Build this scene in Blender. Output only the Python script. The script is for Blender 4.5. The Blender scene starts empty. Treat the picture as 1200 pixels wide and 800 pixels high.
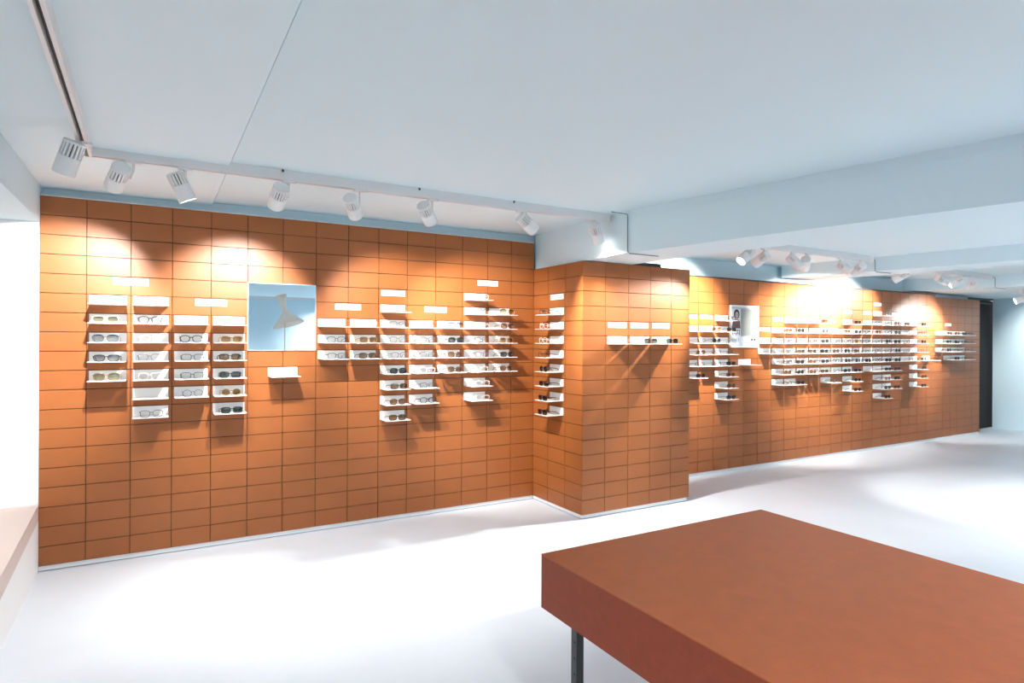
import bpy, math, random
from mathutils import Vector, Matrix

# ------------------------------------------------------------------ camera
SC = bpy.context.scene
COL = SC.collection
CAM_H = 1.467
yaw, roll = 0.5264, 0.0049
F_ = Vector((math.sin(yaw), math.cos(yaw), 0))
R0 = Vector((math.cos(yaw), -math.sin(yaw), 0))
U0 = Vector((0, 0, 1))
R_ = R0 * math.cos(roll) + U0 * math.sin(roll)
U_ = U0 * math.cos(roll) - R0 * math.sin(roll)
cam_data = bpy.data.cameras.new('camera')
cam = bpy.data.objects.new('camera', cam_data)
COL.objects.link(cam)
m = Matrix.Identity(4)
for i in range(3):
    m[i][0], m[i][1], m[i][2] = R_[i], U_[i], -F_[i]
m[2][3] = CAM_H
cam.matrix_world = m
cam_data.sensor_width = 36
cam_data.lens = 721.0 / 1200 * 36
cam_data.shift_y = -2.58 / 1200
cam_data.clip_start = 0.05
cam_data.clip_end = 200
SC.camera = cam

# ------------------------------------------------------------------ world, light and exposure
SPOT_W = 285.0
FAR_W = 390.0           # spots on the far wall          # wall spots, watts
FILL_W = 160.0         # unseen fill spots added behind and beside the camera
SKY = 2.5
SPOT_COL = (1.0, 0.975, 0.94)
SC.view_settings.view_transform = 'Standard'
SC.view_settings.look = 'None'
SC.view_settings.exposure = 0.0
SC.view_settings.gamma = 1.0
SC.view_settings.use_curve_mapping = False
SC.cycles.max_bounces = 10
SC.cycles.diffuse_bounces = 6
SC.cycles.glossy_bounces = 4
SC.cycles.transparent_max_bounces = 16
SC.cycles.sample_clamp_indirect = 6.0
SC.cycles.caustics_reflective = False
SC.cycles.caustics_refractive = False
world = bpy.data.worlds.new('overcast_sky')
SC.world = world
world.use_nodes = True
bg = world.node_tree.nodes['Background']
bg.inputs['Color'].default_value = (0.90, 0.95, 1.0, 1)
bg.inputs['Strength'].default_value = SKY


# ------------------------------------------------------------------ materials
def srgb(r, g, b):
    f = lambda v: (v / 255 / 12.92) if v / 255 <= 0.04045 else ((v / 255 + 0.055) / 1.055) ** 2.4
    return (f(r), f(g), f(b), 1)


def mat(name, col, rough=0.5, metal=0.0, noise=None, bump=None, rand=0.0, spec=0.5, coat=0.0):
    """Principled material; noise = (scale, amount) of tonal mottling, bump = (scale, strength), rand = value spread per object."""
    M = bpy.data.materials.new(name)
    M.use_nodes = True
    nt = M.node_tree
    P = nt.nodes['Principled BSDF']
    P.inputs['Base Color'].default_value = col
    P.inputs['Roughness'].default_value = rough
    P.inputs['Metallic'].default_value = metal
    P.inputs['Specular IOR Level'].default_value = spec
    P.inputs['Coat Weight'].default_value = coat
    if noise or bump or rand:
        tc = nt.nodes.new('ShaderNodeTexCoord')
    last = None
    if noise or rand:
        hsv = nt.nodes.new('ShaderNodeHueSaturation')
        hsv.inputs['Color'].default_value = col
        val = None
        if noise:
            n = nt.nodes.new('ShaderNodeTexNoise')
            n.inputs['Scale'].default_value = noise[0]
            n.inputs['Detail'].default_value = 5
            n.inputs['Roughness'].default_value = 0.6
            geo = nt.nodes.new('ShaderNodeNewGeometry')
            nt.links.new(geo.outputs['Position'], n.inputs['Vector'])
            mr = nt.nodes.new('ShaderNodeMapRange')
            mr.inputs['From Min'].default_value = 0.25
            mr.inputs['From Max'].default_value = 0.75
            mr.inputs['To Min'].default_value = 1 - noise[1]
            mr.inputs['To Max'].default_value = 1 + noise[1]
            nt.links.new(n.outputs['Fac'], mr.inputs['Value'])
            val = mr.outputs['Result']
        if rand:
            oi = nt.nodes.new('ShaderNodeObjectInfo')
            mr2 = nt.nodes.new('ShaderNodeMapRange')
            mr2.inputs['To Min'].default_value = 1 - rand
            mr2.inputs['To Max'].default_value = 1 + rand
            nt.links.new(oi.outputs['Random'], mr2.inputs['Value'])
            if val:
                mu = nt.nodes.new('ShaderNodeMath')
                mu.operation = 'MULTIPLY'
                nt.links.new(val, mu.inputs[0])
                nt.links.new(mr2.outputs['Result'], mu.inputs[1])
                val = mu.outputs[0]
            else:
                val = mr2.outputs['Result']
        nt.links.new(val, hsv.inputs['Value'])
        nt.links.new(hsv.outputs['Color'], P.inputs['Base Color'])
    if bump:
        n = nt.nodes.new('ShaderNodeTexNoise')
        n.inputs['Scale'].default_value = bump[0]
        n.inputs['Detail'].default_value = 4
        nt.links.new(tc.outputs['Object'], n.inputs['Vector'])
        b = nt.nodes.new('ShaderNodeBump')
        b.inputs['Strength'].default_value = bump[1]
        b.inputs['Distance'].default_value = 0.002
        nt.links.new(n.outputs['Fac'], b.inputs['Height'])
        nt.links.new(b.outputs['Normal'], P.inputs['Normal'])
    return M


def emit(name, col, s):
    M = bpy.data.materials.new(name)
    M.use_nodes = True
    nt = M.node_tree
    nt.nodes.remove(nt.nodes['Principled BSDF'])
    e = nt.nodes.new('ShaderNodeEmission')
    e.inputs['Color'].default_value = col
    e.inputs['Strength'].default_value = s
    nt.links.new(e.outputs[0], nt.nodes['Material Output'].inputs['Surface'])
    return M


def pane(name, top, low=None, gloss=0.08):
    """Thin glass: tinted transparency with a reflection; a second colour makes a gradient tint from top to bottom of the lens."""
    M = bpy.data.materials.new(name)
    M.use_nodes = True
    nt = M.node_tree
    nt.nodes.remove(nt.nodes['Principled BSDF'])
    t = nt.nodes.new('ShaderNodeBsdfTransparent')
    g = nt.nodes.new('ShaderNodeBsdfGlossy')
    g.inputs['Roughness'].default_value = 0.03
    mx = nt.nodes.new('ShaderNodeMixShader')
    mx.inputs['Fac'].default_value = gloss
    if low:
        tc = nt.nodes.new('ShaderNodeTexCoord')
        sp = nt.nodes.new('ShaderNodeSeparateXYZ')
        cr = nt.nodes.new('ShaderNodeValToRGB')
        cr.color_ramp.elements[0].color = low
        cr.color_ramp.elements[1].color = top
        cr.color_ramp.elements[0].position = 0.1
        cr.color_ramp.elements[1].position = 0.85
        nt.links.new(tc.outputs['Generated'], sp.inputs[0])
        nt.links.new(sp.outputs['Z'], cr.inputs[0])
        nt.links.new(cr.outputs[0], t.inputs['Color'])
    else:
        t.inputs['Color'].default_value = top
    nt.links.new(t.outputs[0], mx.inputs[1])
    nt.links.new(g.outputs[0], mx.inputs[2])
    nt.links.new(mx.outputs[0], nt.nodes['Material Output'].inputs['Surface'])
    return M


M_PAINT = mat('pale_blue_paint', srgb(215, 234, 241), 0.65, noise=(0.7, 0.012), bump=(60, 0.06))
M_PAINT_L = mat('pale_blue_paint_lighter', srgb(220, 237, 243), 0.65, noise=(0.7, 0.012), bump=(60, 0.06))
M_PAINT_W = mat('pale_blue_wall_paint', srgb(200, 222, 231), 0.6, noise=(0.6, 0.012), bump=(60, 0.05))
M_WHITE = mat('white_wall_paint', srgb(236, 236, 236), 0.6)
M_FLOOR = mat('white_cast_floor', srgb(221, 229, 237), 0.42, noise=(0.9, 0.06), spec=0.35)
M_PANEL = mat('tan_panel', srgb(147, 84, 40), 0.42, noise=(9, 0.05), bump=(150, 0.08), rand=0.03, spec=0.40)
M_JOINT = mat('dark_joint', srgb(58, 30, 18), 0.8)
M_PANEL_EDGE = mat('brown_side', srgb(120, 70, 44), 0.6)
M_STRIP = mat('pale_plinth', srgb(222, 224, 226), 0.45)
M_TABLE = mat('reddish_tabletop', srgb(152, 80, 40), 0.42, noise=(14, 0.10), bump=(220, 0.25), spec=0.3)
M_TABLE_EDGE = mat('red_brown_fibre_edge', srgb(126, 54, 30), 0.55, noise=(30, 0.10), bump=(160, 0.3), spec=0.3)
M_STEEL = mat('dark_steel', srgb(74, 76, 78), 0.42, metal=0.6)
M_HOLE = mat('black_hole', srgb(14, 14, 14), 0.8)
M_SHELF = mat('white_powder_coat', srgb(240, 240, 238), 0.42)
M_TRACK = mat('white_track', srgb(226, 224, 224), 0.4)
M_LAMP = mat('white_lamp_body', srgb(232, 231, 231), 0.4)
M_GAP = mat('dark_slot', srgb(62, 62, 64), 0.6)
M_CABLE = mat('grey_cable', srgb(120, 140, 148), 0.5)
M_LENS = emit('lamp_lens', (1.0, 0.97, 0.92, 1), 14.0)
M_BLACK = mat('black_void', srgb(9, 10, 12), 0.7)
M_TEAL = mat('dark_teal_paint_and_shade', srgb(40, 62, 72), 0.7)  # door header, and the block that paints the shade under the first beam
M_BENCH = mat('pale_pink_bench', srgb(204, 186, 178), 0.5, noise=(6, 0.02))
M_FRAME = mat('white_window_frame', srgb(232, 234, 236), 0.4)
M_GLASS = pane('window_glass', (0.97, 0.98, 0.98, 1), gloss=0.06)
M_MIRROR = mat('mirror_silver', (0.86, 0.90, 0.93, 1), 0.015, metal=1.0)
M_SHADE = mat('ivory_shade', srgb(238, 235, 222), 0.5)
M_GROUND = mat('pavement_grey', srgb(150, 150, 148), 0.8)
M_PAPER = mat('poster_paper', srgb(196, 199, 207), 0.5)
M_PRINT_GREY = mat('print_grey', srgb(132, 134, 128), 0.5)
M_PRINT_DARK = mat('print_dark', srgb(24, 23, 27), 0.5)
M_PRINT_SKIN = mat('print_skin', srgb(170, 150, 140), 0.5)
M_PRINT_COAT = mat('print_coat', srgb(84, 56, 54), 0.5, noise=(60, 0.5))

# eyewear
FR = {
    'black': mat('black_acetate', srgb(26, 24, 26), 0.3),
    'steel': mat('grey_metal_rim', srgb(112, 112, 120), 0.3, metal=0.4),
    'gold': mat('gold_metal_rim', srgb(170, 130, 70), 0.3, metal=0.6),
    'pale': mat('clear_acetate', srgb(226, 214, 206), 0.25),
    'tortoise': mat('tortoise_acetate', srgb(104, 62, 36), 0.3, noise=(120, 0.5)),
}
LN = {
    'clear': pane('clear_lens', (0.96, 0.97, 0.98, 1), gloss=0.05),
    'grey': pane('grey_gradient_lens', srgb(86, 94, 106), srgb(205, 208, 205), gloss=0.08),
    'olive': pane('olive_gradient_lens', srgb(104, 104, 84), srgb(216, 210, 176), gloss=0.08),
    'brown': pane('brown_lens', srgb(120, 88, 58), srgb(168, 128, 82), gloss=0.08),
    'dark': pane('dark_lens', srgb(52, 52, 52), srgb(84, 82, 76), gloss=0.08),
    'green': pane('dark_green_lens', srgb(44, 58, 54), srgb(96, 108, 98), gloss=0.08),
}


# ------------------------------------------------------------------ mesh helpers
class MB:
    def __init__(s):
        s.v, s.f = [], []

    def add(s, vs, fs):
        b = len(s.v)
        s.v += [tuple(v) for v in vs]
        s.f += [tuple(i + b for i in f) for f in fs]
        return s

    def box(s, x0, x1, y0, y1, z0, z1):
        return s.add([(x0, y0, z0), (x1, y0, z0), (x1, y1, z0), (x0, y1, z0), (x0, y0, z1), (x1, y0, z1), (x1, y1, z1), (x0, y1, z1)],
                     [(0, 3, 2, 1), (4, 5, 6, 7), (0, 1, 5, 4), (1, 2, 6, 5), (2, 3, 7, 6), (3, 0, 4, 7)])

    def prism(s, pts, z0, z1):
        """pts: plan outline, counter-clockwise."""
        n = len(pts)
        vs = [(x, y, z0) for x, y in pts] + [(x, y, z1) for x, y in pts]
        fs = [tuple(range(n))[::-1], tuple(range(n, 2 * n))]
        fs += [(i, (i + 1) % n, n + (i + 1) % n, n + i) for i in range(n)]
        return s.add(vs, fs)

    def prism_y(s, pts, y0, y1):
        """pts: outline in (x, z), counter-clockwise seen from -y; extruded from y0 (front) to y1."""
        n = len(pts)
        vs = [(x, y0, z) for x, z in pts] + [(x, y1, z) for x, z in pts]
        fs = [tuple(range(n)), tuple(range(n, 2 * n))[::-1]]
        fs += [((i + 1) % n, i, n + i, n + (i + 1) % n) for i in range(n)]
        return s.add(vs, fs)

    def tube(s, pts, r, n=6, closed=False, cap=True):
        pts = [Vector(p) for p in pts]
        k = len(pts)
        base = []
        for i, p in enumerate(pts):
            a = pts[(i - 1) % k] if (closed or i > 0) else p
            b = pts[(i + 1) % k] if (closed or i < k - 1) else p
            t = (b - a).normalized()
            up = Vector((0, 0, 1)) if abs(t.z) < 0.9 else Vector((0, 1, 0))
            if closed:
                up = Vector((0, 1, 0))
            x = t.cross(up).normalized()
            y = x.cross(t)
            for j in range(n):
                w = 2 * math.pi * j / n
                base.append(p + (x * math.cos(w) + y * math.sin(w)) * r)
        fs = []
        for i in range(k if closed else k - 1):
            for j in range(n):
                i2 = (i + 1) % k
                fs.append((i * n + j, i * n + (j + 1) % n, i2 * n + (j + 1) % n, i2 * n + j))
        if cap and not closed:
            fs += [tuple(range(n))[::-1], tuple(range((k - 1) * n, k * n))]
        return s.add(base, fs)

    def lathe(s, prof, n=20, cap0=True, cap1=True):
        """prof: (radius, z) list, bottom to top."""
        vs, fs = [], []
        for r, z in prof:
            for j in range(n):
                w = 2 * math.pi * j / n
                vs.append((r * math.cos(w), r * math.sin(w), z))
        for i in range(len(prof) - 1):
            for j in range(n):
                fs.append((i * n + j, i * n + (j + 1) % n, (i + 1) * n + (j + 1) % n, (i + 1) * n + j))
        if cap0:
            fs.append(tuple(range(n))[::-1])
        if cap1:
            fs.append(tuple(range((len(prof) - 1) * n, len(prof) * n)))
        return s.add(vs, fs)

    def mesh(s, name, material, smooth=False):
        me = bpy.data.meshes.new(name)
        me.from_pydata(s.v, [], s.f)
        me.materials.append(material)
        if smooth:
            me.polygons.foreach_set('use_smooth', [True] * len(me.polygons))
        me.update()
        return me

    def build(s, name, material, parent=None, loc=(0, 0, 0), smooth=False):
        return put(name, s.mesh(name, material, smooth), parent, loc)


def put(name, me, parent=None, loc=(0, 0, 0), rz=0.0):
    o = bpy.data.objects.new(name, me)
    o.location = loc
    o.rotation_euler = (0, 0, rz)
    o.parent = parent
    COL.objects.link(o)
    return o


def tag(o, label, cat, group=None):
    o['label'] = label
    o['category'] = cat
    if group:
        o['group'] = group
    return o


def struct(o, label=None):
    o['kind'] = 'structure'
    if label:
        o['label'] = label
    return o


def thing(name, label, cat, loc=(0, 0, 0), rz=0.0, group=None):
    o = put(name, None, None, loc, rz)
    o.empty_display_size = 0.1
    return tag(o, label, cat, group)


def smooth_by_angle(o, ang=0.6):
    for p in o.data.polygons:
        p.use_smooth = True
    o.data.set_sharp_from_angle(angle=ang)


ORD = ['first', 'second', 'third', 'fourth', 'fifth', 'sixth', 'seventh', 'eighth', 'ninth', 'tenth', 'eleventh', 'twelfth', 'thirteenth',
       'fourteenth', 'fifteenth', 'sixteenth', 'seventeenth', 'eighteenth', 'nineteenth', 'twentieth', 'twenty-first', 'twenty-second',
       'twenty-third', 'twenty-fourth', 'twenty-fifth', 'twenty-sixth']

# ------------------------------------------------------------------ room shell
YA, YB, YC, XB = 4.789, 4.039, 4.714, 3.011       # faces of the near cladding, pillar front, far cladding; left side of the pillar
PITCH, Z0 = 0.1221, 0.035                          # panel row height, plinth height
ZC0 = 0.038
CEIL = 2.43
BACK = -6.6
XR = 12.35
XL = -0.62

# plan lines of the slanting beams
def beam1_x(y):
    return 3.461 + (1.268 - y) * 0.186


def beam2_x(y):
    return 6.57 + (4.72 - y) * 0.155


def beam3_x(y):
    return 9.38 + (4.82 - y) * 0.30


struct(MB().box(-2.4, XR + 0.2, BACK - 0.2, 5.3, -0.1, 0).build('floor', M_FLOOR))
# ceilings: left of the seam slightly lower, then the main field, then lower fields past each beam
SEAM = 0.36
struct(MB().box(-2.4, SEAM - 0.009, BACK - 0.2, 5.3, CEIL - 0.018, CEIL + 0.2).build('ceiling', M_PAINT_L))
struct(MB().box(SEAM - 0.009, SEAM, BACK - 0.2, 5.3, CEIL + 0.012, CEIL + 0.2).build('ceiling_joint', M_PAINT))
struct(MB().prism([(SEAM, BACK - 0.2), (beam1_x(BACK) + 0.3, BACK - 0.2), (3.4, 3.5), (3.4, 5.3), (SEAM, 5.3)], CEIL, CEIL + 0.2).build('ceiling_main', M_PAINT))
struct(MB().prism([(beam1_x(BACK) + 0.3, BACK - 0.2), (beam2_x(BACK) + 0.3, BACK - 0.2), (beam2_x(5.3) + 0.3, 5.3), (3.4, 5.3), (3.4, 3.5)],
                  2.37, 2.63).build('ceiling_middle', M_PAINT))
struct(MB().prism([(beam2_x(BACK) + 0.3, BACK - 0.2), (beam3_x(BACK) + 0.3, BACK - 0.2), (beam3_x(5.3) + 0.3, 5.3), (beam2_x(5.3) + 0.3, 5.3)],
                  2.35, 2.63).build('ceiling_right', M_PAINT))
# beams
struct(MB().prism([(beam1_x(BACK), BACK), (beam1_x(BACK) + 0.5, BACK), (3.56, 3.54), (3.56, 4.83), (3.05, 4.83), (3.04, 3.54), (beam1_x(1.27), 1.27)],
                  2.115, 2.62).build('ceiling_beam', M_PAINT))
struct(MB().prism([(beam2_x(BACK), BACK), (beam2_x(BACK) + 0.5, BACK), (beam2_x(4.8) + 0.5, 4.8), (beam2_x(4.8), 4.8)], 2.22, 2.62).build('ceiling_beam', M_PAINT))
struct(MB().prism([(beam3_x(BACK), BACK), (XR + 0.2, BACK), (XR + 0.2, 5.3), (beam3_x(5.3), 5.3)], 2.19, 2.62).build('ceiling_low', M_PAINT))
# plaster walls
struct(MB().box(XL - 0.1, 11.3, 4.87, 5.05, 0, CEIL + 0.1).build('wall_back', M_PAINT_W))
w = MB()
w.box(XR, XR + 0.2, BACK, 4.95, 0, CEIL)
struct(w.build('wall_right', M_PAINT_W))
w = MB()
w.box(-2.4, 7.0, BACK - 0.2, BACK, 0, CEIL)
w.box(12.0, XR + 0.2, BACK - 0.2, BACK, 0, CEIL)
w.box(7.0, 12.0, BACK - 0.2, BACK, 0, 0.45)
w.box(7.0, 12.0, BACK - 0.2, BACK, 2.15, CEIL)
struct(w.build('wall_front', M_PAINT_W))
# left wall: low parapet, lintel and the piers either side of the long window recess
w = MB()
w.box(XL - 0.2, XL, BACK, 5.05, 0, 0.32)
w.box(XL - 0.2, XL, BACK, -5.2, 0.32, CEIL)
struct(w.build('wall_left', M_WHITE))
struct(MB().box(XL - 0.2, XL, -5.2, 5.05, 2.185, CEIL).build('wall_left_lintel', M_PAINT_W))
w = MB()
w.box(-2.4, XL - 0.2, -5.2, 5.05, 2.185, CEIL)
struct(w.build('trim_1', M_WHITE))                       # white soffit of the recess
struct(MB().box(-2.4, XL - 0.001, 4.80, 5.05, 0.0, 2.185).build('trim_2', M_WHITE))   # jamb next to the cladding
struct(MB().box(-2.4, XL - 0.2, -5.4, -5.2, 0.0, CEIL).build('trim_3', M_WHITE))
struct(MB().box(-2.4, XL - 0.2, -5.2, 4.80, 0.0, 0.30).build('trim_4', M_WHITE))


def window(name, along, a0, a1, z0, z1, at, n):
    """A framed shop window: along = 'y' (in a plane of constant x) or 'x'."""
    t = 0.05
    root = put(name, None)
    struct(root)

    def bx(mb, p0, p1, q0, q1, d0, d1):
        return mb.box(d0, d1, p0, p1, q0, q1) if along == 'y' else mb.box(p0, p1, d0, d1, q0, q1)
    mb = MB()
    bx(mb, a0, a1, z0, z0 + t, at - .03, at + .03)
    bx(mb, a0, a1, z1 - t, z1, at - .03, at + .03)
    for i in range(n + 1):
        c = a0 + (a1 - a0) * i / n
        c = min(max(c, a0 + t / 2), a1 - t / 2)
        bx(mb, c - t / 2, c + t / 2, z0 + t, z1 - t, at - .03, at + .03)
    mb.build('window_frame', M_FRAME, root)
    for i in range(n):
        c0, c1 = a0 + (a1 - a0) * i / n + t / 2, a0 + (a1 - a0) * (i + 1) / n - t / 2
        g = MB()
        bx(g, c0, c1, z0 + t, z1 - t, at - .003, at + .003)
        g.build('window_pane', M_GLASS, root)


window('window_1', 'y', -5.2, 4.80, 0.30, 2.185, -2.2, 6)
window('fill_window', 'x', 7.0, 12.0, 0.45, 2.15, BACK - 0.1, 4)  # unseen back-wall window, added to brighten the far and right walls
struct(MB().box(-30, 30, -30, 30, -0.3, -0.12).build('ground_outside', M_GROUND))

# doorway at the right end
d = put('door_1', None)
struct(d)
MB().box(11.3, XR + 0.2, 5.0, 5.04, 0.0, 2.16).build('door_leaf', M_BLACK, d)
MB().box(11.3, XR, 4.96, 5.0, 2.10, 2.125).build('door_rail', M_STEEL, d)
MB().box(11.3, XR, 4.94, 5.04, 2.16, CEIL).build('door_header', M_TEAL, d)

# ------------------------------------------------------------------ cladding panels
JW = 0.0022   # half joint


def cladding(name, xs, zs, face, parent_loc=(0, 0, 0), rz=0.0, limit=999, depth=0.10, inset=(0, 0), skip=0):
    """Panels in a grid: xs column edges and zs row edges, front at local y=0, backing behind."""
    root = put(name, None, None, parent_loc, rz)
    struct(root)
    MB().box(xs[0] + inset[0], xs[-1] - inset[1], 0.010, depth, zs[0], zs[-1] - 0.002).build('backing', M_JOINT, root)
    rest = MB()
    n_rest = 0
    cache = {}
    for i in range(len(xs) - 1):
        for k in range(len(zs) - 1):
            w_, h_ = xs[i + 1] - xs[i], zs[k + 1] - zs[k]
            if skip <= i < skip + limit:
                key = (i, round(h_, 4))
                if key not in cache:
                    cache[key] = MB().box(JW, w_ - JW, 0, 0.012, JW, h_ - JW).mesh('panel', M_PANEL)
                put('panel', cache[key], root, (xs[i], 0, zs[k]))
            else:
                rest.box(xs[i] + JW, xs[i + 1] - JW, 0, 0.012, zs[k] + JW, zs[k + 1] - JW)
                n_rest += 1
    if n_rest:
        o = rest.build('small_panels', M_PANEL, root)
        o['kind'] = 'stuff'
    return root


XA = [-0.621, -0.378, -0.136, 0.104, 0.343, 0.58, 0.821, 1.06, 1.304, 1.548, 1.789, 2.039, 2.288, 2.533, 2.772, 3.011]
ZA = [Z0 + PITCH * k for k in range(19)] + [2.351]
cladding('wall_near', XA, ZA, YA, (0, YA, 0), depth=0.075)
XF = [3.011, 3.246, 3.496, 3.742, 3.992, 4.222]
ZB = [Z0 + PITCH * k for k in range(18)]
cladding('wall_pillar_front', XF, ZB, YB, (0, YB, 0), depth=0.03, inset=(0.013, 0))
# left side of the pillar: local x runs towards the camera
XS = [0.0, 0.246, 0.507, 0.75]
cladding('wall_pillar_side', XS, ZB, 0, (XB, YA, 0), -math.pi / 2, depth=0.03, inset=(0, 0.013))
struct(MB().box(XB + 0.03, 4.212, YB + 0.03, 4.87, 0.0, ZB[-1] - 0.004).build('wall_pillar_core', M_PANEL_EDGE))
struct(MB().box(XB + 0.12, 4.0, YB + 0.14, 4.86, ZB[-1] - 0.004, 2.16).build('wall_pillar_shade_block', M_TEAL))  # dark block painting the unlit gap between pillar top and beam
XC = [4.821, 5.057, 5.293, 5.538, 5.78, 6.019, 6.255, 6.492, 6.72, 6.962, 7.189, 7.418, 7.656, 7.879, 8.11, 8.342, 8.567, 8.797, 9.023, 9.255, 9.47,
      9.715, 9.961]
ZC = [ZC0 + PITCH * k for k in range(17)] + [2.15]
XC_FULL = [4.335, 4.578] + XC
cladding('wall_far', XC_FULL, ZC, YC, (0, YC, 0), limit=17, depth=0.15, skip=2)
XE = [9.966, 10.2, 10.427, 10.633, 10.858, 11.088, 11.337]
ZE = [ZC0 + PITCH * k for k in range(17)] + [2.125]
cladding('wall_far_end', XE, ZE, YC, (0, YC + 0.006, 0), depth=0.15)
# plinth strips under the cladding and the thin top rail of the far cladding
struct(MB().box(XL, XB, YA + 0.008, YA + 0.05, 0.006, Z0).build('baseboard_near', M_STRIP))
struct(MB().box(XB + 0.006, 4.20, YB + 0.006, YB + 0.03, 0.008, Z0).build('baseboard_pillar', M_STRIP))
struct(MB().box(XB + 0.006, XB + 0.03, YB + 0.03, YA + 0.008, 0.008, Z0).build('baseboard_pillar_side', M_STRIP))
struct(MB().box(4.222, 11.34, YC + 0.01, YC + 0.05, 0.002, ZC0).build('baseboard_far', M_STRIP))
struct(MB().box(4.222, 9.961, YC - 0.012, YC + 0.156, 2.152, 2.160).build('trim_5', M_STEEL))
struct(MB().box(XL, XB, YA - 0.001, YA + 0.08, 2.3515, 2.357).build('trim_6', M_STRIP))
# thin cornice line along the first beam
struct(MB().prism([(beam1_x(BACK) - 0.004, BACK), (beam1_x(BACK), BACK), (beam1_x(1.27), 1.27), (3.04, 3.54), (3.036, 3.54), (beam1_x(1.27) - .004, 1.27)],
                  2.372, 2.377).build('trim_7', M_PAINT))

# ------------------------------------------------------------------ shelves, eyewear, label plates
SH_W, SH_H, SH_D = 0.205, 0.069, 0.165


def plate_mesh():
    r = 0.008
    pts = []
    for cx, cz, a0 in ((-SH_W / 2 + r, -SH_H + r, 180), (SH_W / 2 - r, -SH_H + r, 270)):
        for k in range(4):
            a = math.radians(a0 + 30 * k)
            pts.append((cx + r * math.cos(a), cz + r * math.sin(a)))
    pts += [(SH_W / 2, -0.004), (-SH_W / 2, -0.004)]
    return MB().prism_y(pts, -0.004, 0.0).mesh('back_plate', M_SHELF)


def ledge_mesh():
    r = 0.012
    pts = [(-SH_W / 2, -0.004)]
    for cx, cy, a0 in ((-SH_W / 2 + r, -SH_D + r, 180), (SH_W / 2 - r, -SH_D + r, 270)):
        for k in range(4):
            a = math.radians(a0 + 30 * k)
            pts.append((cx + r * math.cos(a), cy + r * math.sin(a)))
    pts.append((SH_W / 2, -0.004))
    return MB().prism(pts, -SH_H, -SH_H + 0.0035).mesh('ledge', M_SHELF)


ME_PLATE, ME_LEDGE = plate_mesh(), ledge_mesh()
ME_SIGN = MB().box(-0.1, 0.1, -0.003, 0, -0.055, -0.008).mesh('label_plate', M_SHELF)
ME_SIGN_S = MB().box(-0.09, 0.09, -0.003, 0, -0.05, -0.008).mesh('label_plate', M_SHELF)

SHAPES = {  # half width, height, exponent, top widening
    'round': (0.0250, 0.046, 2.0, 0.00),
    'square': (0.0290, 0.041, 3.4, 0.04),
    'pantos': (0.0275, 0.044, 2.5, 0.10),
    'cat': (0.0300, 0.041, 2.7, 0.16),
    'aviator': (0.0310, 0.048, 2.4, 0.12),
}


def lens_outline(shape, side, n=18):
    hw, h, e, wid = SHAPES[shape]
    cx = side * (hw + 0.0085)
    out = []
    for k in range(n):
        a = 2 * math.pi * k / n
        ca, sa = math.cos(a), math.sin(a)
        x = hw * math.copysign(abs(ca) ** (2 / e), ca)
        z = h / 2 * math.copysign(abs(sa) ** (2 / e), sa)
        x *= 1 + wid * z / (h / 2)
        out.append((cx + x, z + h / 2 + 0.0025))
    return out


GC = {}


def glasses_meshes(shape, frame, lens, r):
    key = (shape, frame, lens, r)
    if key in GC:
        return GC[key]
    hw, h, e, wid = SHAPES[shape]
    fb = MB()
    for sd in (-1, 1):
        fb.tube([(x, 0.004 * (abs(x) / 0.06) ** 2, z) for x, z in lens_outline(shape, sd)], r, 5, closed=True)
    zb = h * 0.68 + 0.0025
    fb.tube([(-0.0105, 0, zb), (0, -0.001, zb + 0.003), (0.0105, 0, zb)], r, 5)
    hx = 2 * hw + 0.0085 + 0.004
    hz = h * 0.76 + 0.0025
    for sd in (-1, 1):
        fb.tube([(sd * (hx - 0.008), 0.003, hz), (sd * hx, 0.006, hz), (sd * (hx + 0.001), 0.012, hz)], r * 1.15, 5)
    frame_me = fb.mesh('frame_front', FR[frame], True)
    lens_me, temple_me = [], []
    for sd in (-1, 1):
        pts = lens_outline(shape, sd)
        if sd < 0:
            pass
        lb = MB()
        c = sum(p[0] for p in pts) / len(pts), sum(p[1] for p in pts) / len(pts)
        vs = [(c[0], -0.0005, c[1])] + [(x, 0.004 * (abs(x) / 0.06) ** 2, z) for x, z in pts]
        n = len(pts)
        lb.add(vs, [(0, 1 + (k + 1) % n, 1 + k) for k in range(n)])
        lens_me.append(lb.mesh('lens', LN[lens], True))
        tb = MB()
        x = sd * (hx + 0.001)
        tb.tube([(x, 0.012, hz), (x * 0.99, 0.055, hz - 0.003), (x * 0.97, 0.095, hz - 0.008), (x * 0.94, 0.118, hz - 0.018), (x * 0.92, 0.131, r + 0.0005)], r * 0.95, 5)
        temple_me.append(tb.mesh('temple', FR[frame], True))
    GC[key] = (frame_me, lens_me, temple_me)
    return GC[key]


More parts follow.
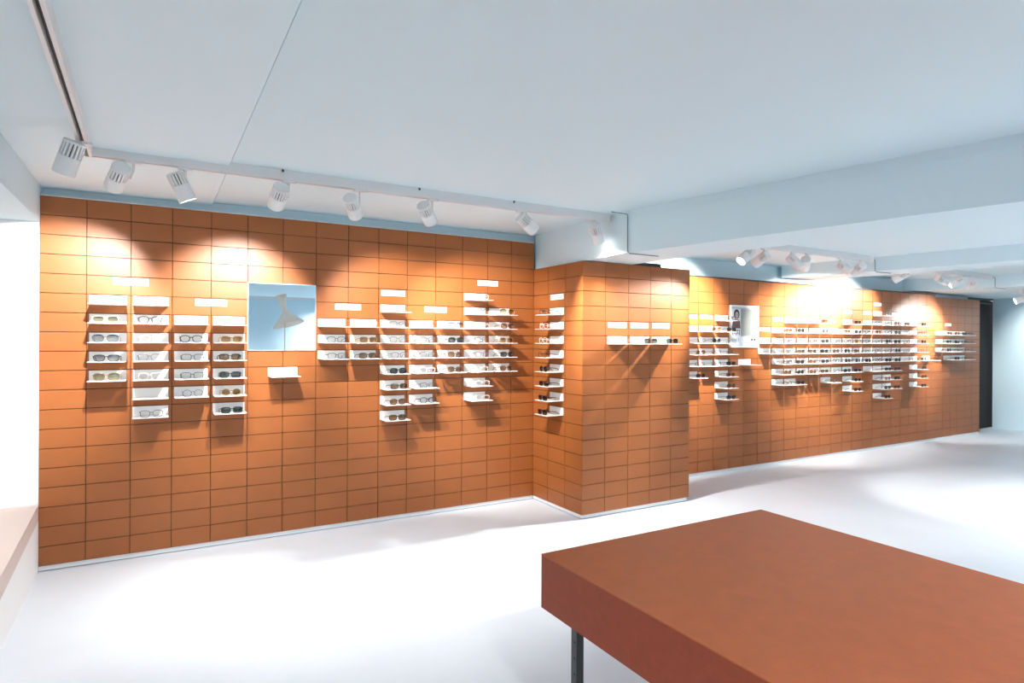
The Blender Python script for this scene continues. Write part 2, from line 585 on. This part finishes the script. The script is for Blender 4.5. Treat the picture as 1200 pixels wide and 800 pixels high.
# style: frame, lens, shape, rim radius, words for the label
ST = {
    'cl': ('pale', 'clear', 'pantos', .0020, 'pale clear spectacles'),
    'bt': ('black', 'clear', 'square', .0018, 'thin black spectacles'),
    'br': ('black', 'clear', 'pantos', .0028, 'black rimmed spectacles'),
    'st': ('steel', 'clear', 'pantos', .0018, 'thin grey metal spectacles'),
    'sr': ('steel', 'clear', 'round', .0018, 'round grey metal spectacles'),
    'gg': ('steel', 'grey', 'aviator', .0018, 'grey gradient sunglasses'),
    'gb': ('black', 'grey', 'cat', .0024, 'dark rimmed grey gradient sunglasses'),
    'ol': ('pale', 'olive', 'cat', .0018, 'olive gradient sunglasses'),
    'og': ('gold', 'olive', 'aviator', .0018, 'pale olive sunglasses'),
    'bs': ('gold', 'brown', 'square', .0020, 'brown sunglasses'),
    'bb': ('black', 'brown', 'square', .0026, 'dark rimmed brown sunglasses'),
    'rb': ('gold', 'brown', 'round', .0020, 'round brown sunglasses'),
    'tb': ('tortoise', 'brown', 'pantos', .0028, 'tortoise brown sunglasses'),
    'tc': ('tortoise', 'clear', 'square', .0026, 'tortoise rimmed spectacles'),
    'ds': ('black', 'dark', 'square', .0028, 'black sunglasses'),
    'dr': ('black', 'dark', 'round', .0026, 'round black sunglasses'),
    'gr': ('black', 'green', 'square', .0024, 'dark green sunglasses'),
}
rng = random.Random(7)


def place(base, rz, dx, dy, dz):
    c, s = math.cos(rz), math.sin(rz)
    return (base[0] + c * dx - s * dy, base[1] + s * dx + c * dy, base[2] + dz)


def shelf(pos, rz, label, group):
    t = thing('display_shelf', label, 'shelf', pos, rz, group)
    put('back_plate', ME_PLATE, t)
    put('ledge', ME_LEDGE, t)
    return t


def glasses(pos, rz, style, where, group):
    fr, ln, sh, r, words = ST[style]
    fm, lm, tm = glasses_meshes(sh, fr, ln, r)
    p = place(pos, rz, rng.uniform(-.008, .008), -0.145 + rng.uniform(-.004, .004), -SH_H + 0.0037)
    sun = 'sun' in words
    t = thing('sunglasses' if sun else 'spectacles', words + ' ' + where, 'sunglasses' if sun else 'glasses', p, rz + rng.uniform(-.05, .05), group)
    put('frame_front', fm, t)
    for a in lm:
        put('lens', a, t)
    for a in tm:
        put('temple', a, t)


def shelf_column(centre, face, rz, zrow, ntop, styles, nth, wall, zf=None):
    """One column of shelves hooked under panel joints ntop, ntop-1, ...; styles one entry per shelf ('' = empty)."""
    for i, st in enumerate(styles):
        z = zrow(ntop - i)
        pos = (centre[0], centre[1], z)
        where = f"on {ORD[i]} shelf from top, {nth} of {wall}"
        extra = 'empty white shelf' if not st else 'white ledge shelf'
        lab = f"{extra}, {ORD[i]} from top in {nth} of {wall}"
        if len(styles) == 1:
            where = f"on {nth} of {wall}"
            lab = f"{extra}, {nth} of {wall}"
        shelf(pos, rz, lab, 'shelves on ' + wall)
        if st:
            glasses(pos, rz, st, where, 'eyewear on ' + wall)


def sign(pos, rz, label, small=False):
    o = put('label_plate', ME_SIGN_S if small else ME_SIGN, None, pos, rz)
    tag(o, label, 'label', 'blank label plates')
    return o


zA = lambda n: Z0 + PITCH * n
zC = lambda n: ZC0 + PITCH * n
cA = lambda i: ((XA[i] + XA[i + 1]) / 2 - 0.004, YA)
NEAR = 'near brown wall'
A_COLS = [
    (0 + 1, 14, ['cl', 'ol', 'gg', 'gb', 'og']),
    (2, 14, ['', 'br', 'cl', 'st', 'cl', '', 'st']),
    (3, 13, ['cl', 'br', 'bt', 'bt', 'sr']),
    (4, 13, ['cl', 'bs', 'bb', 'gr', 'rb', 'gr']),
    (7, 13, ['', 'bt', 'bt']),
    (8, 13, ['cl', 'bs', 'bb']),
    (9, 14, ['bt', 'bt', 'st', 'st', 'ds', 'bb', 'tb', 'bb']),
    (10, 13, ['bt', 'st', 'st', 'cl', 'bt', 'br']),
    (11, 13, ['gg', 'ds', 'tb', 'tb']),
    (12, 15, ['cl', 'bt', 'cl', 'bt', 'st', 'cl', 'cl', 'cl']),
    (13, 14, ['og', 'tb', 'bs', 'gr', 'tb']),
]
for q, (ci, nt, sts) in enumerate(A_COLS):
    shelf_column(cA(ci), YA, 0, zA, nt, sts, ORD[q] + ' column', NEAR)
t = shelf((XA[6] + 0.0, YA, zA(10)), 0, 'empty white shelf alone below the square mirror', 'shelves on ' + NEAR)
for x, n, lab in ((XA[2], 15, 'blank white label plate above first two shelf columns of near brown wall'),
                  (XA[4], 14, 'blank white label plate just left of the mirror, above third and fourth columns'),
                  (XA[8], 14, 'blank white label plate right of the mirror, above fifth and sixth columns'),
                  ((XA[9] + XA[10]) / 2, 15, 'blank white label plate above seventh shelf column of near brown wall'),
                  (XA[11], 14, 'blank white label plate above eighth and ninth columns of near brown wall'),
                  (XA[13], 16, 'highest blank white label plate on near brown wall, above tenth column')):
    sign((x, YA, zA(n)), 0, lab)
# pillar side and front
PS = 'left side of brown pillar'
ctr = (XB, YA - (XS[1] + XS[2]) / 2 - 0.005)
shelf_column(ctr, 0, -math.pi / 2, zA, 14, ['br', 'cl', 'cl', 'bt', 'dr', 'ds', 'ds', 'ds'], 'only column', PS)
sign((XB, ctr[1], zA(15)), -math.pi / 2, 'blank white label plate on left side of brown pillar')
PF = 'brown pillar front'
for k in range(3):
    cx = (XF[k + 1] + XF[k + 2]) / 2
    nm = ('left', 'middle', 'right')[k]
    shelf_column((cx, YB), 0, 0, zA, 12, ['ds' if k else 'st'], nm + ' shelf', PF)
    sign((cx, YB, zA(13)), 0, nm + ' blank white label plate of three on brown pillar front')

# far wall
FARW = 'far brown wall'
D = ['bt', 'br', 'bt', 'st', 'br', 'tc', 'ds', 'tb', 'bb', 'cl', 'dr', 'br', 'bt']
SUN = ['ds', 'dr', 'tb', 'bb', 'gr', 'ds']
C_COLS = [  # column index in XC, top joint, number, kind of eyewear
    (0, 13, 5, 'D'), (1, 13, 4, 'D'), (2, 14, 8, 'DS'), (5, 12, 2, 'D'), (6, 13, 6, 'D'), (7, 14, 7, 'DS'), (8, 14, 6, 'D'), (9, 14, 6, 'S'),
    (10, 13, 6, 'D'), (11, 13, 5, 'D'), (12, 14, 8, 'S'), (13, 13, 4, 'D'), (14, 14, 6, 'D'), (15, 15, 10, 'DS'), (16, 14, 8, 'S'), (17, 14, 5, 'D'),
    (18, 14, 5, 'D'), (19, 14, 8, 'DS')]
for q, (ci, nt, cnt, kd) in enumerate(C_COLS):
    sts = []
    for k in range(cnt):
        pool = D if kd == 'D' else SUN if kd == 'S' else (D if k < cnt // 2 else SUN)
        sts.append(rng.choice(pool))
    cc = ((XC[ci] + XC[ci + 1]) / 2 - 0.004, YC)
    shelf_column(cc, YC, 0, zC, nt, sts, ORD[q] + ' column', FARW)
shelf(((XC[3] + XC[4]) / 2 + 0.13, YC, zC(10)), 0, 'empty white shelf alone below the framed poster', 'shelves on ' + FARW)
shelf_column(((XC[20] + XC[21]) / 2 + 0.1, YC), 0, 0, zC, 10, ['bt'], 'lone shelf right of last column', FARW)
for x, n, lab in ((XC[0] + .118, 14, 'blank white label plate above first column of far brown wall'),
                  (XC[1] + .118, 14, 'blank white label plate above second column of far brown wall'),
                  (XC[5] + .118, 13, 'blank white label plate above fourth column of far brown wall'),
                  (XC[6] + .118, 14, 'blank white label plate above fifth column of far brown wall'),
                  (XC[9], 15, 'blank white label plate above seventh and eighth columns of far brown wall'),
                  (XC[11], 14, 'blank white label plate above ninth and tenth columns of far brown wall'),
                  (XC[12] + .118, 15, 'blank white label plate above eleventh column of far brown wall'),
                  (XC[14] + .1, 15, 'blank white label plate above thirteenth column of far brown wall'),
                  (XC[15] + .115, 16, 'highest blank white label plate on far brown wall, above fourteenth column'),
                  (XC[17] + .1, 15, 'blank white label plate above sixteenth and seventeenth columns of far brown wall'),
                  (XC[19] + .1, 15, 'blank white label plate above eighteenth column of far brown wall')):
    sign((x, YC, zC(n)), 0, lab, True)
# end panel
ENDW = 'far end section'
for k, (nt, cnt) in enumerate(((13, 3), (13, 4), (13, 4), (13, 4))):
    sts = [rng.choice(D) for _ in range(cnt)]
    shelf_column(((XE[k] + XE[k + 1]) / 2 - 0.004, YC + 0.006), 0, 0, zC, nt, sts, ORD[k] + ' column', ENDW)
sign((XE[1] + .15, YC + 0.006, zC(14)), 0, 'blank white label plate alone on far end section', True)

# ------------------------------------------------------------------ mirror and poster
mx0, mx1 = XA[5] - 0.002, XA[7] - 0.003
mz0, mz1 = zA(11) - 0.002, zA(15) + 0.002
t = thing('wall_mirror', 'square frameless mirror with pale edge on near brown wall', 'mirror', ((mx0 + mx1) / 2, YA, mz0))
hw, hh = (mx1 - mx0) / 2, mz1 - mz0
MB().box(-hw, hw, -0.010, 0.0, 0, hh).build('mirror_back', M_STRIP, t)
MB().box(-hw + .004, hw - .004, -0.012, -0.0102, .004, hh - .004).build('mirror_glass', M_MIRROR, t)

t = thing('framed_poster', 'white framed poster of a standing woman beside a grey panel', 'poster', (5.775, YC, 1.386))
pw, ph = 0.236, 0.476
b = MB()
b.box(-pw, pw, -0.022, 0, 0, 0.012)
b.box(-pw, pw, -0.022, 0, ph - .012, ph)
b.box(-pw, -pw + .012, -0.022, 0, .012, ph - .012)
b.box(pw - .012, pw, -0.022, 0, .012, ph - .012)
b.build('poster_frame', M_SHELF, t)
MB().box(-pw + .012, pw - .012, -0.010, 0, .012, ph - .012).build('poster_sheet', M_PAPER, t)
b = MB()                                   # dark outline round the printed panel
b.box(-.20, .165, -.0112, -.010, .440, .444)
b.box(-.06, .165, -.0112, -.010, .126, .130)
b.box(.161, .165, -.0112, -.010, .130, .440)
b.build('printed_outline', M_PRINT_DARK, t)
MB().box(-.06, .135, -.0108, -.010, .135, .436).build('printed_panel', M_PRINT_GREY, t)
# plain printed figure: hair, face, coat, lower garment
def disc(mb, cx, cz, rx, rz, y, n=20):
    pts = [(cx + rx * math.cos(2 * math.pi * k / n), cz + rz * math.sin(2 * math.pi * k / n)) for k in range(n)]
    return mb.prism_y(pts, y - 0.0006, y)
disc(MB(), -.128, .375, .047, .055, -.0105).build('printed_hair', M_PRINT_DARK, t)
MB().prism_y([(-.165, .335), (-.091, .335), (-.085, .37), (-.171, .37)], -.0111, -.0105).build('printed_hair', M_PRINT_DARK, t)
b = MB()
disc(b, -.126, .365, .026, .037, -.0113)
b.box(-.138, -.114, -.0119, -.0113, .30, .34)
b.build('printed_face', M_PRINT_SKIN, t)
b = MB()
for ex in (-.137, -.115):
    disc(b, ex, .372, .0045, .003, -.012)
b.box(-.133, -.119, -.0125, -.012, .346, .349)
b.build('printed_features', M_PRINT_DARK, t)
MB().prism_y([(-.205, .215), (-.065, .215), (-.075, .30), (-.105, .318), (-.126, .30), (-.147, .318), (-.19, .30)], -.0116, -.0106).build('printed_coat', M_PRINT_COAT, t)
b = MB()
for k in range(5):
    b.box(-.195 + .026 * k, -.182 + .026 * k, -.0112, -.0106, .14 + .012 * (k % 2), .205)
b.build('printed_garment', M_PRINT_DARK, t)
b = MB()
for k in range(4):
    b.box(-.19 + .03 * k, -.185 + .03 * k, -.0112, -.010, .075, .105)
disc(b, .13, .09, .022, .012, -.010)
disc(b, .178, .09, .022, .012, -.010)
b.build('printed_marks', M_PRINT_DARK, t)

# ------------------------------------------------------------------ table
t = thing('display_table', 'reddish brown thick-topped display table on grey steel legs', 'table', (1.745, 0.62, 0), -0.002)
tx, ty = 0.578, 1.182
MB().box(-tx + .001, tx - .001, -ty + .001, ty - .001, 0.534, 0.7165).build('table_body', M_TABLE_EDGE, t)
top = MB().box(-tx, tx, -ty, ty, 0.7165, 0.72).build('tabletop', M_TABLE, t)
bv = top.modifiers.new('edge', 'BEVEL')
bv.width = 0.0012
bv.segments = 2
for sx in (-1, 1):
    for sy in (-1, 1):
        lx, ly = sx * (tx - 0.085), sy * (ty - 0.10)
        lg = MB().box(lx - .015, lx + .015, ly - .015, ly + .015, 0, 0.534).build('leg', M_STEEL, t)
        h = MB()
        for k in range(9):
            z = 0.06 + k * 0.054
            n = 8
            pts = [(0.0042 * math.cos(2 * math.pi * q / n), 0.0042 * math.sin(2 * math.pi * q / n)) for q in range(n)]
            vs = [(lx - .0153, ly - .004 + p[0], z + p[1]) for p in pts]
            h.add(vs, [tuple(range(n))])
            vs = [(lx - .004 + p[0], ly - .0153, z + p[1]) for p in pts]
        h.build('leg_holes', M_HOLE, lg)

# bench in the window recess
t = thing('window_bench', 'pale pinkish bench along the window at left edge', 'bench', (0, 0, 0))
b = MB().prism([(-2.15, -5.15), (-0.50, -5.15), (-0.576, 3.425), (-0.621, 4.79), (-2.15, 4.79)], 0.32, 0.42)
b.build('bench_top', M_BENCH, t)

# ------------------------------------------------------------------ track lights
def track(name, p0, p1, z, label, clips=(), w=0.042, h=0.058):
    a, b_ = Vector((*p0, z)), Vector((*p1, z))
    d = b_ - a
    L = d.length
    t = thing(name, label, 'track', a, math.atan2(d.y, d.x), 'ceiling light tracks')
    m_ = MB()
    m_.box(0, L, -w / 2, w / 2, -0.020, 0)
    m_.box(0, L, -w / 2, -0.008, -h, -0.020)
    m_.box(0, L, 0.008, w / 2, -h, -0.020)
    m_.build('rail', M_TRACK, t)
    MB().box(0.01, L - 0.01, -0.008, 0.008, -0.030, -0.0202).build('groove', M_GAP, t)
    for e0, e1 in ((-0.012, 0.0), (L, L + 0.012)):
        MB().box(e0, e1, -w / 2 - .001, w / 2 + .001, -h - .001, 0).build('end_cap', M_LAMP, t)
    for c in clips:
        MB().box(c - .006, c + .006, -w / 2 - .004, -w / 2, -0.014, 0).build('clip', M_GAP, t)
    return t


ZT = CEIL
T1 = ((-0.29, 3.72), (3.0, 3.72))
track('light_track', *T1, ZT, 'long white light track on ceiling along near brown wall', clips=(0.92, 1.75, 2.45))
track('light_track', (-0.29, 3.66), (-0.245, -1.5), ZT - 0.018, 'white light track running along left window toward the camera', clips=(1.2,))
track('light_track', (3.62, 3.70), (6.62, 3.76), 2.37, 'white light track behind first ceiling beam by brown pillar')
track('light_track', (7.2, 3.80), (9.55, 3.86), 2.35, 'short white light track past second ceiling beam')
track('light_track', (10.3, 3.8), (11.9, 3.85), 2.19, 'farthest white light track at right end of ceiling')


def head_meshes():
    h = {}
    h['lamp_body'] = MB().lathe([(0.044, -0.082), (0.0455, -0.080), (0.0455, 0.0), (0.043, 0.003)], 24, cap0=False).mesh('lamp_body', M_LAMP)
    h['core'] = MB().lathe([(0.033, 0.003), (0.033, 0.062)], 14).mesh('core', M_GAP)
    f = MB()
    n = 18
    for k in range(n):
        a = 2 * math.pi * k / n
        ca, sa = math.cos(a), math.sin(a)
        q = 0.0042
        pts = [(0.030 * ca + q * sa, 0.030 * sa - q * ca), (0.0445 * ca + q * sa, 0.0445 * sa - q * ca),
               (0.0445 * ca - q * sa, 0.0445 * sa + q * ca), (0.030 * ca - q * sa, 0.030 * sa + q * ca)]
        f.prism(pts, 0.003, 0.062)
    h['cooling_fins'] = f.mesh('cooling_fins', M_LAMP)
    h['end_cap'] = MB().lathe([(0.0445, 0.062), (0.0445, 0.068), (0.040, 0.072)], 24).mesh('end_cap', M_LAMP)
    h['lens'] = MB().lathe([(0.0415, -0.0725), (0.0415, -0.072)], 24).mesh('lens', M_LENS)
    h['reflector'] = MB().lathe([(0.044, -0.082), (0.0418, -0.0725)], 24, cap0=False, cap1=False).mesh('reflector', M_LAMP)
    for k in ('lamp_body', 'end_cap', 'reflector', 'core'):
        for p in h[k].polygons:
            p.use_smooth = True
        h[k].set_sharp_from_angle(angle=0.6)
    return h


HM = head_meshes()


def spot(stem, head, az, el, zt, label, watts, size=64, blend=0.65, group='track spotlights'):
    """stem: (x, y) where it leaves the track; head: centre of the lamp head; az from +y toward +x, el in degrees."""
    a, e = math.radians(az), math.radians(el)
    d_ = Vector((math.sin(a) * math.cos(e), math.cos(a) * math.cos(e), math.sin(e)))
    q = d_.to_track_quat('-Z', 'Y')
    base = Vector((stem[0], stem[1], zt))
    t = thing('track_spotlight', label, 'spotlight', base, 0, group)
    hc = Vector(head) - base
    MB().box(-.035, .035, -.012, .012, -.012, 0.0).build('adapter', M_LAMP, t)
    b = MB()
    side = hc.copy()
    side.z = 0
    off = side.normalized() * max(side.length - 0.044, 0.0) if side.length > 1e-4 else side
    if side.length < 0.05:
        # keep the arm beside the head
        off = Vector((0, 0, 0))
    b.tube([(0, 0, -.012), (0, 0, hc.z * 0.6), (off.x * 0.5, off.y * 0.5, hc.z), (hc.x * 0.8, hc.y * 0.8, hc.z)], 0.0065, 8)
    b.build('arm', M_LAMP, t, smooth=True)
    for nm in ('lamp_body', 'core', 'cooling_fins', 'end_cap', 'reflector', 'lens'):
        o = put(nm, HM[nm], t, hc)
        o.rotation_mode = 'QUATERNION'
        o.rotation_quaternion = q
    ld = bpy.data.lights.new('spot_bulb', 'SPOT')
    ld.energy = watts
    ld.color = SPOT_COL
    ld.spot_size = math.radians(size)
    ld.spot_blend = blend
    ld.shadow_soft_size = 0.022
    lo = bpy.data.objects.new('spot_bulb', ld)
    lo.parent = t
    lo.location = hc + d_ * 0.088
    lo.rotation_mode = 'QUATERNION'
    lo.rotation_quaternion = q
    COL.objects.link(lo)
    return t


zt1 = ZT - 0.058
W = SPOT_W
L_ = 'white track spotlight '
spot((-0.287, 3.40), (-0.33, 3.36, 2.27), -45, -64, zt1 - 0.018, L_ + 'at left corner of tracks, slotted back turned to camera', W * 0.28, 96, 0.8)
spot((-0.097, 3.72), (-0.165, 3.72, 2.285), -18, -31, zt1, L_ + 'first from left on long track, tilted left', W * 1.0)
spot((0.139, 3.72), (0.118, 3.72, 2.275), 75, -64, zt1, L_ + 'second from left on long track, tilted right', W * 0.58, 92, 0.9)
spot((0.667, 3.72), (0.612, 3.72, 2.28), -6, -33, zt1, L_ + 'third from left on long track, tilted left with slots showing', W)
spot((1.082, 3.72), (1.037, 3.72, 2.27), 32, -32, zt1, L_ + 'fourth from left on long track, with slots showing', W * 0.75)
spot((1.56, 3.72), (1.518, 3.72, 2.28), 44, -33, zt1, L_ + 'fifth from left on long track, above eighth shelf column', W * 0.92, 70)
spot((2.235, 3.72), (2.28, 3.72, 2.29), 90, -38, zt1, L_ + 'sixth from left on long track, tilted right with bright rim', W * 1.25)
spot((2.92, 3.72), (2.89, 3.72, 2.275), 62, -50, zt1, L_ + 'last at right end of long track, beside beam', W * 0.16, 50)
zt2, zt3, zt4 = 2.37 - 0.058, 2.35 - 0.058, 2.19 - 0.058
spot((4.70, 3.72), (4.59, 3.72, 2.225), -80, -40, zt2, L_ + 'nearest past the first beam, bright lens facing left', FAR_W * 0.95)
spot((4.84, 3.725), (4.80, 3.725, 2.215), -2, -30, zt2, L_ + 'with slotted back, second past the first beam', FAR_W * 1.3, 88, 0.7)
spot((5.27, 3.73), (5.28, 3.73, 2.225), 125, -45, zt2, L_ + 'with bright round lens facing camera past first beam', FAR_W * 0.4)
spot((5.50, 3.735), (5.46, 3.735, 2.215), 52, -30, zt2, L_ + 'just behind the bright round-lens spotlight', FAR_W * 0.8, 70, 0.7)
spot((6.04, 3.745), (6.10, 3.745, 2.22), 145, -38, zt2, L_ + 'left of the pair beside second beam', FAR_W * 0.35)
spot((6.44, 3.75), (6.38, 3.75, 2.22), 20, -30, zt2, L_ + 'right of the pair beside second beam', FAR_W * 0.7, 76, 0.7)
spot((7.33, 3.80), (7.28, 3.80, 2.20), -8, -30, zt3, L_ + 'alone just past second beam, lens to the left', FAR_W * 0.7, 80, 0.7)
spot((8.15, 3.81), (8.20, 3.81, 2.205), 110, -25, zt3, L_ + 'first of the trio past second beam', FAR_W * 0.4)
spot((8.66, 3.82), (8.58, 3.82, 2.205), -38, -28, zt3, L_ + 'middle of the trio past second beam, bright lens', FAR_W * 0.8, 84, 0.8)
spot((8.97, 3.83), (8.98, 3.83, 2.21), 55, -35, zt3, L_ + 'last of the trio past second beam, round back showing', FAR_W * 0.55)
spot((10.38, 3.80), (10.33, 3.80, 2.055), -35, -22, zt4, L_ + 'left of the two by pale right wall', FAR_W * 0.4)
spot((10.75, 3.81), (10.68, 3.81, 2.055), -50, -30, zt4, L_ + 'right of the two by pale right wall', FAR_W * 0.5)

# unseen tracks and spots added as fill behind and beside the camera
for ty_, tag_ in ((-0.35, 'above the camera, added as unseen fill'), (-5.6, 'behind the camera, added as unseen fill')):
    track('light_track', (0.1, ty_), (3.9 if ty_ > -1 else 5.0, ty_), ZT, f'white light track on ceiling {tag_}')
    for k, x in enumerate((0.5, 2.6, 3.7) if ty_ > -1 else (0.7, 3.9, 4.8)):
        spot((x, ty_), (x + .03, ty_, 2.27), 12 if ty_ > -1 else 185, -72 if ty_ > -1 else -55, zt1, L_ + f'{ORD[k]} from left on track {tag_}', FILL_W * (1 if ty_ > -1 else 2), 118, 1.0)
spot((11.35, 3.84), (11.37, 3.84, 2.06), 80, -30, zt4, L_ + 'at right end, added unseen to brighten pale right wall', FAR_W * 0.29, 90, 0.8)  # out-of-frame head added to brighten the right wall
for ty_, tag_ in ((0.9, 'above open floor beyond the table, added as unseen fill'), (-2.6, 'above floor far to the right, added as unseen fill')):
    track('light_track', (5.6, ty_), (7.3 if ty_ > 0 else 7.6, ty_), 2.37, f'white light track {tag_}')  # out-of-view track added to carry floor fill
    for k, x in enumerate((5.9, 7.0)):
        spot((x, ty_), (x + .03, ty_, 2.2), 20, -89, 2.312, L_ + f'{ORD[k]} {tag_}', FILL_W, 118, 1.0)

# ------------------------------------------------------------------ cables on the beams
def cable(pts, label):
    o = MB().tube(pts, 0.004, 6).build('power_cable', M_CABLE, smooth=True)
    tag(o, label, 'cable', 'cables crossing the beams')


def hook(x, y, zt, zb, dx):
    pts = [(x - .16, y, zt), (x - .01, y, zt), (x - .006, y, zt - .02), (x - .006, y, zb + 0.03)]
    pts += [(x - .004, y, zb + .008), (x + .02, y, zb - .006), (x + .1, y, zb - .006), (x + dx, y, zb - .006)]
    return pts


cable(hook(3.04, 3.52, CEIL - 0.03, 2.115, 0.3), 'thin grey cable bent round first beam at end of long track')
cable(hook(beam2_x(3.77), 3.77, 2.34, 2.22, 0.3), 'thin grey cable bent round second beam')
cable(hook(beam3_x(3.85), 3.85, 2.32, 2.19, 0.3), 'thin grey cable bent round the last ceiling step')

# ------------------------------------------------------------------ floor lamp beside the table (seen in the mirror)
t = thing('floor_lamp', 'ivory hourglass-shaped reading lamp on thin stem, reflected in the square mirror', 'lamp', (1.83, -0.95, 0))
MB().lathe([(0.15, 0), (0.15, 0.012), (0.14, 0.018), (0.02, 0.024)], 32).build('base', M_SHADE, t, smooth=False)
MB().tube([(0, 0, 0.02), (0, 0, 1.86)], 0.009, 10).build('stem', M_SHADE, t, smooth=True)
sh = MB().lathe([(0.25, -0.24), (0.17, -0.16), (0.09, -0.08), (0.045, 0.0), (0.038, 0.06), (0.055, 0.15), (0.095, 0.25)], 32, cap0=False, cap1=False)
o = sh.build('lamp_shade', M_SHADE, t, (0, 0, 1.92), True)
o.rotation_euler = (0.18, -0.22, 0)
so = o.modifiers.new('thickness', 'SOLIDIFY')
so.thickness = 0.004
dm = MB().lathe([(0.09, 0.243), (0.09, 0.246)], 24).build('diffuser', emit('lamp_glow', (1, .97, .9, 1), 6.0), t, (0, 0, 1.92))
dm.rotation_euler = (0.18, -0.22, 0)
